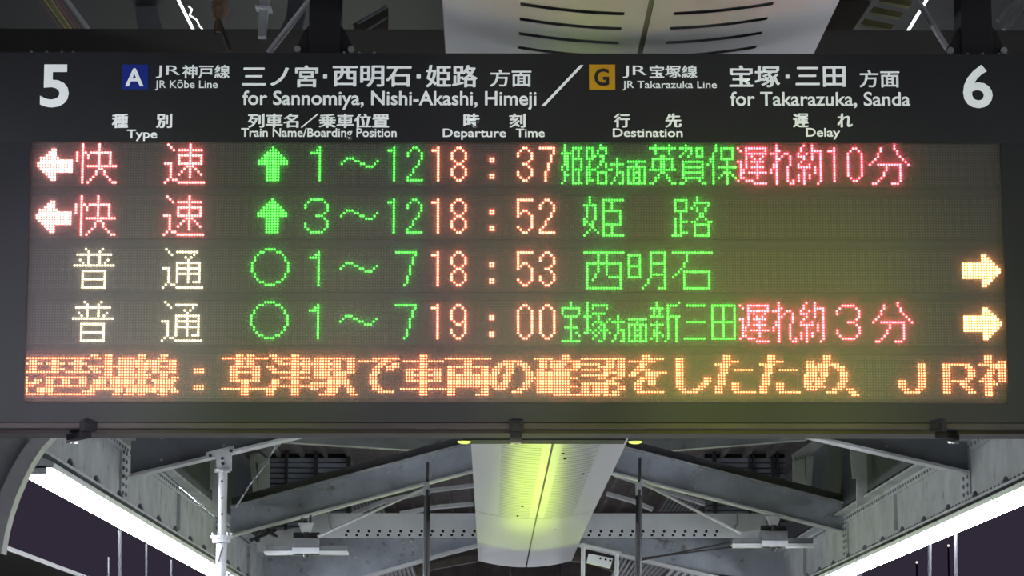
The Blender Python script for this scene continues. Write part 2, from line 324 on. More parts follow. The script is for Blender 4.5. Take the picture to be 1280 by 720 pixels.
COLNAME = {'red': 'red', 'red2': 'red', 'white_red': 'bright red', 'scarlet': 'orange-red', 'green': 'green', 'orange': 'orange', 'cream': 'cream', 'amber': 'bright amber'}

# ------------------------------------------------------------------ the departure board
BY = 8.0                     # depth of the lamp modules
FY = 7.985                   # depth of the front panels
X0 = P(41.1, 205, BY).x
PX = (P(1248.9, 205, BY).x - X0) / 351.0
RZ = [P(644, y, BY).z for y in (181.5, 246.4, 312.1, 378.2, 444.9)]
def zf(y, Y=None): return P(644, y, FY if Y is None else Y).z
xL, xR = P(-52, 205, FY).x, P(1345, 205, FY).x
wl, wr = P(38.6, 181, FY).x, P(1251.5, 181, FY).x
ztop, zwin_t, zwin_b, zpan_b, zlip = zf(66.5), zf(178), zf(504), zf(528), zf(535)
board = thing('departure_board', 'wide black station departure board with lit red, green and orange train times', 'departure board', ((xL + xR) / 2, 8.14, ztop))
MB().box((xL, 8.02, zpan_b), (xR, 8.28, ztop)).build('case', 'case', board, bevel=0.004)
MB().box((xL, FY, zwin_t), (xR, 8.02, ztop - .0005)).build('header_panel', 'glass', board, label='glossy black header panel')
MB().box((xL, FY, zwin_b), (wl, 8.02, zwin_t)).build('side_panel', 'lower', board)
MB().box((wr, FY, zwin_b), (xR, 8.02, zwin_t)).build('side_panel', 'lower', board)
MB().box((xL, FY, zpan_b), (xR, 8.02, zwin_b)).build('lower_panel', 'lower', board)
MB().box((xL, FY + .003, zlip), (xR, 8.0, zpan_b - .002)).build('front_lip', 'edge_strip', board, label='grey front lip')
MB().box((xL, 8.0, zlip + .008), (xR, 8.13, zpan_b)).build('groove', 'groove', board)
MB().box((xL, 8.13, zlip), (xR, 8.28, zpan_b)).build('rear_lip', 'edge_strip', board, label='grey-brown rear lip')
# latches under the lower edge
for px, ang in ((645, 0), (107, .55), (1176, -.55)):
    p = P(px, 536, 8.0); a = MB()
    c, s = math.cos(ang), math.sin(ang)
    def rot(x, y, z): return (p.x + x * c - y * s, p.y + x * s + y * c, p.z + z)
    def rbox(mb, x0, x1, y0, y1, z0, z1):
        mb.prism([rot(x0, y0, z0), rot(x1, y0, z0), rot(x1, y0, z1), rot(x0, y0, z1)], Vector(rot(0, y1, 0)) - Vector(rot(0, y0, 0)))
    rbox(a, -.020, .020, -.035, .0, -.010, .020); rbox(a, -.017, .017, -.005, .10, -.026, -.008); rbox(a, -.013, .013, -.038, -.03, -.004, .014)
    l = a.build('latch', 'latch', board, bevel=.002)
    b = MB(); rbox(b, -.015, .015, .088, .104, -.034, -.028); b.build('latch_tip', 'chrome', l, label='chrome latch tip')
# lamp modules
grid_me = None
def lamp_verts(xs, zs, r, h, k=6, yb=0.0):
    """many small hexagonal lens domes as one numpy vertex/face set"""
    n = len(xs); t = np.arange(k) * 2 * np.pi / k
    ring = lambda q, y: np.stack([np.cos(t) * r * q, np.full(k, y), np.sin(t) * r * q], 1)
    base = np.concatenate([ring(1.0, 0), ring(0.92, -h * .6), ring(.5, -h)], 0)
    cen = np.stack([xs, np.full(n, yb), zs], 1)
    v = (cen[:, None, :] + base[None]).reshape(-1, 3)
    q = []
    for j in range(2):
        for i in range(k): q.append((j * k + i, j * k + (i + 1) % k, (j + 1) * k + (i + 1) % k, (j + 1) * k + i))
    q.append((2 * k, 2 * k + 1, 2 * k + 2, 2 * k + 3)); q.append((2 * k, 2 * k + 3, 2 * k + 4, 2 * k + 5))
    q = np.array(q)
    f = (q[None] + (np.arange(n) * 3 * k)[:, None, None]).reshape(-1, 4)
    return v, f
def np_mesh(name, v, f, m):
    me = bpy.data.meshes.new(name)
    me.vertices.add(len(v)); me.vertices.foreach_set('co', v.astype(np.float32).ravel())
    me.loops.add(f.size); me.loops.foreach_set('vertex_index', f.astype(np.int32).ravel())
    me.polygons.add(len(f)); me.polygons.foreach_set('loop_start', np.arange(0, f.size, 4, dtype=np.int32))
    me.update(calc_edges=True); me.validate(); me.materials.append(m)
    return me
gx, gz = np.meshgrid(np.arange(352) * PX, -np.arange(16) * PX)
v, f = lamp_verts(gx.ravel(), gz.ravel(), PX * .33, PX * .22)
grid_me = np_mesh('unlit_lamps', v, f, M['lens_off'])
ORD = ['first', 'second', 'third', 'fourth', 'bottom']
for k in range(5):
    zt, zb = RZ[k] + PX * .72, RZ[k] - PX * 15.72
    row = MB().box((wl, BY + .002, zb), (wr, 8.018, zt)).build('lamp_row', 'module', board, label=ORD[k] + ' row of lamps from the top')
    nxt = RZ[k + 1] + PX * .72 if k < 4 else zwin_b
    MB().box((wl, BY - .0015, nxt), (wr, 8.018, zb)).build('row_divider', 'bar', board)
    g = bpy.data.objects.new('unlit_lamps', grid_me); C.objects.link(g)
    g.location = (X0, BY + .002, RZ[k]); bpy.context.view_layer.update(); join(g, row); g['kind'] = 'stuff'
    for key, c0, col in ROWS[k]:
        dd = dots(key)
        if k == 4: dd = sorted({(c + e, r) for c, r in dd for e in (0, 1, 2)})
        dd = [(c, r) for c, r in dd if 0 <= c + c0 <= 351]
        if not dd: continue
        xs = np.array([X0 + (c + c0) * PX for c, r in dd]); zs = np.array([RZ[k] - r * PX for c, r in dd])
        big = .45 if col in ('red2', 'cream', 'scarlet', 'white_red', 'amber') else (.39 if col == 'red' else .36 if col == 'green' else .32)
        v, f = lamp_verts(xs, zs, PX * big, PX * .62, 6, BY + .002)
        cx = Vector((float(xs.mean()), BY, float(zs.mean())))
        v = v - np.array(cx)[None]
        o = bpy.data.objects.new('lit_character', np_mesh('lit_character', v, f, LED[col])); C.objects.link(o)
        o.location = cx; bpy.context.view_layer.update(); join(o, row)
        o['kind'] = 'stuff'; o['label'] = COLNAME[col] + ' lit ' + ('arrow' if key in ('la', 'ra', '↑') else 'character')
MB().box((wl, BY - .0015, RZ[0] + PX * .72), (wr, 8.018, zwin_t)).build('row_divider', 'bar', board)

MB().add([(wl - .004, 7.990, zwin_b - .004), (wr + .004, 7.990, zwin_b - .004), (wr + .004, 7.990, zwin_t + .004), (wl - .004, 7.990, zwin_t + .004)], [(0, 1, 2, 3)]).build('front_cover', 'cover', board, label='thin clear cover over the lamps, haze added for a glow around lit dots')

# printed lettering, fitted to its measured box on the header
def lettering(s, x0, y0, x1, y1, bold=0.012, m='print', label=None, name='lettering', parent=None, spacing=1.0, lift=.0012, heavy=0):
    if any(ord(c) > 0x3000 for c in s): heavy = 1.0 if abs(bold - .008) > 1e-6 else .5
    cu = bpy.data.curves.new('t', 'FONT'); cu.body = s; cu.offset = bold; cu.extrude = 0.004; cu.resolution_u = 4; cu.space_character = spacing
    t = bpy.data.objects.new('t', cu); C.objects.link(t); bpy.context.view_layer.update()
    me = bpy.data.meshes.new_from_object(t.evaluated_get(bpy.context.evaluated_depsgraph_get()))
    bpy.data.objects.remove(t); bpy.data.curves.remove(cu)
    n = len(me.vertices); co = np.empty(n * 3); me.vertices.foreach_get('co', co); co = co.reshape(-1, 3)
    mn, mx = co.min(0), co.max(0)
    A, B = P(x0, y0, FY), P(x1, y1, FY)
    u = (co - mn) / (mx - mn)
    w_, h_ = B.x - A.x, A.z - B.z
    new = np.stack([(u[:, 0] - .5) * w_, -u[:, 2] * lift, (u[:, 1] - .5) * h_], 1)
    me.vertices.foreach_set('co', new.astype(np.float32).ravel()); me.update()
    if heavy:          # heavier weight: the same outline once more, a hair to the side
        bm = bmesh.new(); bm.from_mesh(me); d = heavy * .0023
        g2 = bmesh.ops.duplicate(bm, geom=bm.verts[:] + bm.edges[:] + bm.faces[:])['geom']
        mv = [e for e in g2 if isinstance(e, bmesh.types.BMVert)]
        bmesh.ops.translate(bm, verts=mv, vec=(d, -.00012, d * .25))
        bmesh.ops.translate(bm, verts=bm.verts[:], vec=(-d / 2, 0, -d * .12))
        bm.to_mesh(me); bm.free()
    me.materials.clear(); me.materials.append(M[m]); me.name = name
    o = bpy.data.objects.new(name, me); C.objects.link(o); o.location = ((A.x + B.x) / 2, FY - .0002 if lift < .002 else FY - .0002, (A.z + B.z) / 2)
    if name == 'letter': o.location.y -= .0015
    bpy.context.view_layer.update(); join(o, parent or board)
    if label: o['label'] = label
    return o
def square(x0, y0, x1, y1, m, label):
    A, B = P(x0, y0, FY), P(x1, y1, FY)
    return MB().box((A.x, FY - .0015, B.z), (B.x, FY, A.z)).build('line_symbol', m, board, label=label)
lettering('5', 51.3, 80.6, 85.6, 134.3, .02, name='platform_number')
lettering('6', 1202.9, 81, 1241.2, 135.3, .02, name='platform_number')
sq = square(152.6, 80.8, 184.9, 111.8, 'blue', 'blue square line symbol'); lettering('A', 157, 85.6, 179.5, 108.0, .02, parent=sq, name='letter')
sq = square(736.2, 80.8, 769, 112.2, 'yellow', 'yellow square line symbol'); lettering('G', 742.8, 85.7, 761.4, 107.6, .022, 'ink', parent=sq, name='letter')
for a in [
 ('JR', 195, 82, 224.8, 97.6, .0), ('神戸線', 228.4, 81.2, 287, 98.2, .008), ('JR K\u014dbe Line', 193.9, 100.0, 272, 113.2, .006),
 ('三ノ宮', 303.2, 81.6, 397.2, 109.0, .006), ('西明石', 416.4, 82.0, 513.8, 108.6, .006), ('姫路', 532.8, 81.4, 596.8, 109.2, .006),
 ('方面', 612.6, 87, 664, 108.4, .008), ('for Sannomiya, Nishi-Akashi, Himeji', 303.3, 113.2, 670.6, 137.6, .014),
 ('JR', 778.2, 82.2, 808.2, 97.6, .0), ('宝塚線', 812, 81.6, 871.5, 97.8, .008), ('JR Takarazuka Line', 778.1, 101.2, 896, 113.2, .006),
 ('宝塚', 911.9, 81.8, 974.8, 109.0, .006), ('三田', 994.6, 83, 1056.7, 108.4, .006), ('方面', 1074, 87.6, 1124.2, 109.4, .008),
 ('for Takarazuka, Sanda', 912.6, 114.6, 1138, 135.6, .014),
 ('種', 140.5, 142.4, 159.6, 160, .009), ('別', 195.8, 142.4, 214.6, 160, .009), ('Type', 158.8, 162, 196.3, 176.3, .014),
 ('列車名／乗車位置', 310.4, 142, 485.9, 160, .009), ('Train Name/Boarding Position', 301.6, 160, 495.7, 174.8, .014),
 ('時', 579.8, 142, 599, 159.6, .009), ('刻', 637, 142, 656.6, 159.6, .009), ('Departure', 553.5, 160.8, 632.5, 174.8, .014), ('Time', 644.8, 160.8, 680.8, 171.6, .014),
 ('行', 767.5, 142, 787, 159.4, .009), ('先', 831.8, 142, 851.4, 159.4, .009), ('Destination', 766, 160.6, 853.3, 171.4, .014),
 ('遅', 991.2, 142, 1010.4, 159.4, .009), ('れ', 1046.8, 142, 1065.3, 159.2, .009), ('Delay', 1007.2, 160, 1050.3, 174.4, .014)]:
    lettering(*a)
for a in ((404, 93, 408.9, 98.4), (520.7, 93, 525.8, 98.4), (982, 93.4, 986.8, 98.2)):
    A, B = P(a[0], a[1], FY), P(a[2], a[3], FY)
    MB().box((A.x, FY - .001, B.z), (B.x, FY, A.z)).build('dot', 'print', board)
a0, a1 = P(678, 132.6, FY), P(728, 81.4, FY)
MB().prism([(a0.x - .0035, FY, a0.z), (a0.x + .007, FY, a0.z), (a1.x + .0035, FY, a1.z), (a1.x - .007, FY, a1.z)], (0, -.001, 0)).build('slash', 'print', board)
# little bolts along the top edge
for px in (39, 58, 77, 91, 430, 449, 468, 1210, 1229, 1249, 1258):
    p = P(px, 66, FY); MB().dome((p.x, 7.992, ztop), (0, 0, 1), .005, .006, 8).build('screw', 'bolt', board)

# hangers of the board
for px, lab in ((406, 'black hanger post over the board left of the white ceiling strip'), (1220, 'black hanger post over the board at its right end')):
    c = P(px, 60, 8.1); zt = c.z + 1.2
    t = thing('board_hanger', lab, 'hanger post', (c.x, 8.14, ztop), 'hanger posts of the board')
    MB().box((c.x - .047, 8.08, ztop), (c.x + .047, 8.2, 3.95)).build('post', 'black', t, bevel=.003)
    for s in (-1, 1):
        MB().prism([(c.x + s * .047, 8.09, ztop), (c.x + s * .100, 8.09, ztop), (c.x + s * .098, 8.09, ztop + .012), (c.x + s * .060, 8.09, ztop + .095), (c.x + s * .047, 8.09, ztop + .11)], (0, .10, 0)).build('gusset', 'black', t)
        MB().tube((c.x + s * .080, 8.09, ztop + .034), (c.x + s * .080, 8.075, ztop + .034), .010, 12).build('bolt', 'bolt', t)
    MB().box((c.x - .11, 8.075, ztop), (c.x + .11, 8.22, ztop + .006)).build('foot_plate', 'black', t)
    s = -1
    foot = P(336 if px < 700 else 1190, 66 if px < 700 else 70, 8.25); top = P(400 if px < 700 else 1135, -16 if px < 700 else -18, 8.25)
    MB().tube(foot, foot + (top - foot) * 6, .010, 10).build('brace_rod', 'steel_light', t, label='pale grey diagonal brace rod')

# ------------------------------------------------------------------ white strip ceiling over the platform
EZ = 1.6
CX = .44
M['strip'].node_tree.nodes['Principled BSDF'].inputs['Specular IOR Level'].default_value = .6
def sag(x): u = (x - CX) / .58; return -.08 * (1 - u * u)
strip = thing('strip_ceiling', 'long white curved strip ceiling with black slots, lit yellow-green under the board', 'ceiling panel', (CX, 14, EZ + 2.18))
def strip_panel(x0, x1, y0, y1, slots, zend=0.0):
    """sheet with real slots cut out of it; slots = (xa, xb, [y...])"""
    xs = sorted(set([x0 + (x1 - x0) * i / 14 for i in range(15)] + ([slots[0], slots[1]] if slots else [])))
    ys = [y0, y1]; holes = []
    if slots:
        for y in slots[2]:
            if y0 + .05 < y < y1 - .05: ys += [y - .019, y + .019]; holes.append(y)
    yy = [y0 + (y1 - y0) * i / 6 for i in range(1, 6)]
    ys = sorted(set(ys + [y for y in yy if not holes or min(abs(y - h) for h in holes) > .02]))
    mb = MB(); n = len(xs)
    def z(x, y): return EZ + 2.1 + sag(x) + (zend * ((y - y0) / (y1 - y0)) ** 2)
    vs = [(x, y, z(x, y)) for y in ys for x in xs] + [(x, y, z(x, y) + .0012) for y in ys for x in xs]; N = len(xs) * len(ys); fs = []
    for j in range(len(ys) - 1):
        ym = (ys[j] + ys[j + 1]) / 2; hole = any(abs(ym - h) < .018 for h in holes)
        for i in range(n - 1):
            xm = (xs[i] + xs[i + 1]) / 2
            if hole and slots[0] < xm < slots[1]: continue
            a = j * n + i; fs += [(a, a + n, a + n + 1, a + 1), (a + N, a + N + 1, a + N + n + 1, a + N + n)]
    mb.add(vs, fs)
    return mb
slot_ys = [7.911 + .172 * k for k in range(-14, 116)]
for k, (ya, yb, ze) in enumerate([(4.6, 14.19, 0), (14.2, 24.19, 0), (24.2, 27.2, 0), (27.24, 34.6, -.05)]):
    for side in (0, 1):
        x0, x1 = (-.142, .446) if side == 0 else (.462, 1.02)
        sl = (.086, .384, slot_ys) if side == 0 else (.526, .812, slot_ys)
        if ya > 26: sl = None
        o = strip_panel(x0, x1, ya, yb, sl, ze).build('ceiling_panel', 'strip', strip)
        for p in o.data.polygons: p.use_smooth = True
mb = MB(); mb.box((.438, 4.6, EZ + 2.026), (.470, 34.6, EZ + 2.045)); mb.build('centre_seam', 'seam', strip, label='dark centre seam')
mb = MB()
for x0, x1 in ((.07, .40), (.51, .83)): mb.box((x0, 5.0, EZ + 2.11), (x1, 27.0, EZ + 2.13))
mb.build('slot_backing', 'void', strip)
MB().prism([(-.142, 4.6, EZ + 2.10), (1.02, 4.6, EZ + 2.10), (.95, 4.6, EZ + 2.22), (-.07, 4.6, EZ + 2.22)], (0, 30, 0)).build('spine', 'steel_dark', strip)
for px, py in ((704, 565), (706, 572), (729, 594), (736, 550), (653, 632), (647, 644), (694, 662)):
    p = Q(px, py, 2.03); MB().dome((p.x, p.y, EZ + 2.1 + sag(p.x)), (0, 0, -1), .012, .01, 8).build('screw', 'ink', strip)

# small yellow lamp unit hung behind the board that lights the strip
p = P(604, 553, 17.6)
lamp = thing('yellow_floodlight', 'small yellow-lit lamp peeping out below the board beside the strip ceiling', 'lamp', (.36, 17.6, EZ + 1.9))
MB().box((-.17, 17.5, p.z + .005), (.86, 17.75, p.z + .05)).build('housing', 'black', lamp, bevel=.004)
for px in (580, 795):
    q = P(px, 551.3, 17.5)
    MB().dome((q.x, 17.6, p.z + .006), (0, 0, -1), .045, .016, 14).build('lens', 'lens_y', lamp)
MB().tube((-.12, 17.6, p.z + .05), (-.12, 17.6, 4.3), .008).tube((.8, 17.6, p.z + .05), (.8, 17.6, 4.3), .008).build('hanging_rods', 'rod', lamp)

# ------------------------------------------------------------------ long steel girders on both sides
ZB, ZT = EZ + 1.74, EZ + 2.25
def girder(X, s, label):
    t = thing('steel_girder', label, 'girder', (X, 16, ZB))
    MB().box((X - .006, 1.0, ZB), (X + .006, 46, ZT)).build('web_plate', 'steel', t)
    MB().box((X - .12, 1.0, ZB - .02), (X + .12, 46, ZB)).build('bottom_flange', 'steel_light', t)
    MB().box((X - .12, 1.0, ZT), (X + .12, 46, ZT + .02)).build('top_flange', 'steel', t)
    mb = MB()
    for y in [13 + .16 * i for i in range(130)]:
        for z in (ZB + .045, ZT - .045): mb.dome((X + s * .018, y, z), (s, 0, 0), .017, .014, 6)
    for y in [14.0, 22.1, 29.7, 37.8]:
        for z in [ZB + .1 + .065 * i for i in range(6)]:
            for d in (-.09, .09): mb.dome((X + s * .022, y + d, z), (s, 0, 0), .019, .016, 6)
    mb.build('rivets', 'steel_dark', t, kind='stuff')
    for z in (ZB + .04, ZT - .04): MB().box((X + s * .006, 1.0, z - .045), (X + s * .018, 46, z + .045)).build('flange_angle', 'steel', t)
    for y in [14.0, 22.1, 29.7, 37.8]:
        MB().box((X + s * .006, y - .16, ZB + .085), (X + s * .022, y + .16, ZT - .085)).build('joint_plate', 'steel', t)
    for y in (26.0, 33.6): MB().box((X + s * .006, y - .008, ZB + .085), (X + s * .04, y + .02, ZT - .085)).build('stiffener', 'steel', t)
    # clamps along the lower edge
    for y in [14.9 + 1.27 * i for i in range(15)]:
        MB().box((X + s * .08, y - .045, ZB), (X + s * .125, y + .045, ZB + .025)).dome((X + s * .10, y, ZB + .025), (0, 0, 1), .02, .03, 8).build('clamp', 'steel_dark', t)
    return t
GL, GR = -2.93, 3.82
girder(GL, 1, 'long grey riveted girder above the left row of lit tubes')
girder(GR, -1, 'long grey riveted girder above the right row of lit tubes')

# ------------------------------------------------------------------ fluorescent tube fixtures under the girders
def fixture(X, y0, s, label, grp, near):
    z = EZ + 1.60; L = 2.42
    t = thing('tube_light', label, 'tube light', (X, y0, z + .06), grp)
    MB().prism([(X - .12, y0, z + .028), (X - .13, y0, z + .06), (X - .07, y0, z + .09), (X + .07, y0, z + .09), (X + .13, y0, z + .06), (X + .12, y0, z + .028)], (0, L, 0)).build('reflector', 'white', t)
    for dx in (-.065, .065):
        for a, b in ((.03, 1.19), (1.23, 2.39)):
            MB().tube((X + dx, y0 + a, z), (X + dx, y0 + b, z), .021, 10).build('tube', 'tube', t)
    for yy in (0, 1.195, 2.39):
        MB().box((X - .08, y0 + yy, z - .01), (X + .08, y0 + yy + .03, z + .04)).build('socket', 'white', t)
    for yy in (.4, 2.0):
        MB().box((X - .02, y0 + yy, z + .09), (X + .02, y0 + yy + .03, ZB - .021)).build('bracket', 'steel_light', t)
names = ['nearest', 'second', 'third', 'fourth', 'farthest']
for s, X, y0, side in ((1, GL + .04, 17.6, 'left'), (-1, GR - .06, 15.2, 'right')):
    for i in range(5):
        yy = y0 + i * 2.46
        fixture(X, yy, s, f'{names[i]} of the lit white tube fixtures along the {side} girder', f'tube lights along the {side} girder', i == 0)
# the same rows go on towards and past the camera and out beyond: unseen from here but they light the place
for s, X, y0s in ((1, GL + .04, (30.2, 32.8, 36.0, 40.0)), (-1, GR - .06, (27.6, 30.2, 33.4, 38.0))):
    for ordn, y0 in zip(('first', 'second', 'third', 'fourth'), y0s):
        side = 'left' if s == 1 else 'right'
        fixture(X, y0, s, f'{ordn} lit tube fixture beyond the visible row under the {side} girder', f'tube lights under the {side} girder far down the platform', False)
for s, X, y0s in ((1, GL + .04, (-1.0, 2.6, 6.4, 10.4)), (-1, GR - .06, (-1.0, 2.6, 6.4, 10.4))):
    for ordn, y0 in zip(('closest', 'second closest', 'third closest', 'fourth closest'), y0s):
        side = 'left' if s == 1 else 'right'
        fixture(X, y0, s, f'{ordn} lit tube fixture to the camera under the {side} girder', f'tube lights under the {side} girder before the board', False)

# ------------------------------------------------------------------ transverse rafters
RX = .44
def rafter(Y, pl, pr, slope, h, label, m='steel_blue', tw=.12, name='steel_rafter', thick=.20):
    """pitched I-beam: pl/pr = pixel of the bottom edge at the left/right girder"""
    a = P(*pl, Y); b = P(*pr, Y)
    a.x = max(a.x, GL + .022); b.x = min(b.x, GR - .022); rz = (a.z + b.z) / 2 + slope * (b.x - a.x) / 2; rx = (a.x + b.x) / 2
    t = thing(name, label, 'rafter', (rx, Y, a.z))
    r = Vector((rx, Y, rz))
    for p, q in ((a, r), (r, b)):
        MB().prism([p, q, q + Vector((0, 0, h)), p + Vector((0, 0, h))], (0, .012, 0)).build('web_plate', m, t)
        MB().prism([p, q, q - Vector((0, 0, .022)), p - Vector((0, 0, .022))], (0, thick, 0)).build('bottom_flange', 'steel_light', t).location.y -= thick / 2
        o = MB().prism([p + Vector((0, 0, h)), q + Vector((0, 0, h)), q + Vector((0, 0, h + .02)), p + Vector((0, 0, h + .02))], (0, thick, 0)).build('top_flange', 'steel', t)
        o.location.y -= thick / 2
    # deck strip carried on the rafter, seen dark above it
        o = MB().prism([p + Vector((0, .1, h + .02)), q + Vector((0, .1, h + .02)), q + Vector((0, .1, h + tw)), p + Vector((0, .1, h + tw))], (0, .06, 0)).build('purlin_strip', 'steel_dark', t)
    mb = MB(); n = 0
    for p, q in ((a, r), (r, b)):
        L = (q - p).length
        for i in range(int(L / .5)):
            c = p.lerp(q, (i + .5) * .5 / L)
            for dz in (.06, h - .06):
                mb.dome((c.x, Y - .001, c.z + dz), (0, -1, 0), .015, .012, 6)
    mb.build('rivets', 'steel', t, kind='stuff')
    return t, a, r, b
tA, aA, rA, bA = rafter(22.0, (163, 594), (1221, 590), .235, .30, 'nearer grey pitched rafter mostly hidden behind the board', 'steel_dark')
tB, aB, rB, bB = rafter(29.9, (288, 669), (1074, 664), .262, .29, 'middle grey pitched rafter meeting the girders in full view', 'steel_blue')
# farther frame with deep end plates
Y3 = 36.0
tC = thing('steel_rafter', 'far blue-grey rafter with deep plates, behind the white perforated beam', 'rafter', (RX, Y3, EZ + 2.0))
def poly(pts, Y): return [P(x, y, Y) for x, y in pts]
MB().prism(poly([(330, 735), (445, 722), (560, 689), (612, 676), (612, 655), (330, 655)], Y3), (0, .015, 0)).build('deep_plate', 'steel_blue', tC)
MB().prism(poly([(700, 672), (730, 680), (880, 716), (1078, 738), (1078, 655), (700, 655)], Y3), (0, .015, 0)).build('deep_plate', 'steel_blue', tC)
MB().prism(poly([(430, 726), (445, 722), (560, 689), (625, 672), (625, 676.5), (560, 693), (445, 727), (430, 730)], Y3 - .12), (0, .24, 0)).build('bottom_flange', 'steel_light', tC)
MB().prism(poly([(690, 669.5), (730, 680), (880, 716), (1000, 741), (1000, 746), (880, 720.5), (730, 684), (690, 673.5)], Y3 - .12), (0, .24, 0)).build('bottom_flange', 'steel_light', tC)
for pts in ([(495, 660), (520, 660), (520, 712), (495, 712)],): pass
mb = MB()
for px, py in ((503, 677), (503, 686), (503, 694), (515, 676), (515, 684), (515, 692), (828, 678), (843, 679), (436, 697), (444, 697), (459, 703), (417, 688), (1036, 690), (1037, 700), (1038, 710)):
    p = P(px, py, Y3); mb.dome((p.x, Y3, p.z), (0, -1, 0), .028, .02, 8)
mb.build('rivets', 'steel', tC, kind='stuff')
# oblique end plates between the far frame and the girders
for pts, Yd in (([(288, 666), (333, 690), (335, 745), (288, 740)], 33.5), ([(1040, 664), (1078, 660), (1078, 745), (1000, 745), (1000, 700)], 33.5)):
    pass

# white perforated beam
t = thing('perforated_beam', 'long white horizontal beam with two rows of square holes', 'beam', (RX, 33.0, EZ + 2.3))
A, B = P(384, 641.5, 33), P(957, 641.5, 33); z1 = P(640, 661, 33).z; z2 = P(640, 672.5, 33).z
MB().box((A.x, 33.0, z1), (B.x, 33.02, A.z)).build('face_plate', 'white', t)
MB().box((A.x, 33.02, A.z - .01), (B.x, 33.25, A.z)).build('top_plate', 'white', t)
# perforated lower sheet with real holes
mb = MB(); zs = [z1, z1 - .014, z1 - .044, z1 - .062, z1 - .088, z2]
def sheet_row(j, off):
    x = A.x
    while x < B.x - .001:
        hx = x + .095 + off * (x == A.x); e = min(hx + .030, B.x)
        mb.add([(x, 33.0, zs[j]), (min(hx, B.x), 33.0, zs[j]), (min(hx, B.x), 33.0, zs[j + 1]), (x, 33.0, zs[j + 1])], [(0, 1, 2, 3)])
        if off is None or x < A.x + .35 or x > B.x - 1.55 + .9: mb.add([(min(hx, B.x), 33.0, zs[j]), (e, 33.0, zs[j]), (e, 33.0, zs[j + 1]), (min(hx, B.x), 33.0, zs[j + 1])], [(0, 1, 2, 3)])
        x = e
for j in (0, 2, 4): mb.add([(A.x, 33.0, zs[j]), (B.x, 33.0, zs[j]), (B.x, 33.0, zs[j + 1]), (A.x, 33.0, zs[j + 1])], [(0, 1, 2, 3)])
sheet_row(1, 0.0); sheet_row(3, -.02)
hs = mb.build('perforated_sheet', 'white', t)
MB().box((A.x, 33.06, z2), (B.x, 33.08, z1)).build('inner_backing', 'groove', t)
for px in (411, 922):
    q = P(px, 640, 32.95); MB().path([q, P(px, 655, 32.95), P(px - (7 if px > 700 else -4), 663, 32.95)], .012).build('pipe', 'steel', t)

# purlins and posts of the roof above the middle rafter
def posts(name, label, quads, cat='post', m='steel_light', depth=.05, grp=None):
    t = thing(name, label, cat, P(*quads[0][0][0], quads[0][1]), grp)
    for pts, Y, nm, mm in quads:
        MB().prism(poly(pts, Y), (0, depth, 0)).build(nm, mm, t)
    return t
posts('roof_post', 'pale forked roof post above the left end of the middle rafter', [
    ([(337, 572), (337, 627), (323, 627), (322, 572)], 31.0, 'post_plate', 'steel_light'),
    ([(311, 568), (323, 566), (338, 577), (322, 580)], 30.95, 'gusset', 'steel_light'),
    ([(312, 571), (318, 571), (323, 624), (317, 624)], 30.9, 'flange_bar', 'steel_light'),
    ([(326, 548), (356, 548), (336, 572), (322, 560)], 31.05, 'bracket_plate', 'steel')])
posts('roof_post', 'pale forked roof post above the right part of the middle rafter', [
    ([(991, 577), (1006, 573), (1006, 612), (991, 606)], 31.0, 'post_plate', 'steel_light'),
    ([(1009, 570), (1017, 570), (1014, 614), (1006, 613)], 30.9, 'flange_bar', 'steel_light'),
    ([(990, 568), (1020, 548), (1040, 548), (1012, 570), (992, 577)], 31.05, 'bracket_plate', 'steel_light')])
posts('roof_column', 'pinkish grey stub column beside the upper edge of the right girder', [
    ([(1062, 550), (1083, 550), (1084, 598), (1066, 598)], 27.5, 'column_plate', 'steel_light'),
    ([(1071, 598), (1084, 598), (1084, 628), (1071, 634)], 27.5, 'lower_plate', 'steel_light')])
posts('roof_column', 'pinkish grey stub column behind the insulator pole on the left', [
    ([(262, 572), (276, 572), (276, 612), (262, 612)], 28.2, 'column_plate', 'steel_light'),
    ([(265, 612), (276, 612), (276, 640), (265, 636)], 28.2, 'lower_plate', 'steel_light')])

# dark hanging rods
for px, y0, y1, lab in ((534, 578, 735, 'thin dark vertical rod crossing the middle rafter left of the strip ceiling'), (799, 572, 735, 'thin dark vertical rod crossing the middle rafter right of the strip ceiling')):
    t = thing('hanging_rod', lab, 'rod', P(px, y0, 29.2))
    MB().tube(P(px + .8, y0, 29.2), P(px, 612, 29.2), .016).build('upper_rod', 'rod', t)
    MB().tube(P(px, 612, 29.2), P(px - 1.5, y1, 29.2), .034).build('lower_rod', 'rod', t)
    for a_, b_, r_ in ((((397, 671), (531, 610), .016),) if px < 600 else (((800, 602), (926, 667), .016), ((802, 700), (912, 678), .009), ((802, 698), (915, 684), .009))):
        MB().tube(P(*a_, 29.2), P(*b_, 29.2), r_).build('stay_rod' if r_ > .01 else 'stay_wire', 'steel_light' if r_ > .01 else 'rod', t)
    q = P(px - 1, 611, 29.2); MB().box((q.x - .03, 29.17, q.z - .07), (q.x + .03, 29.23, q.z + .07)).build('clamp', 'steel', t)
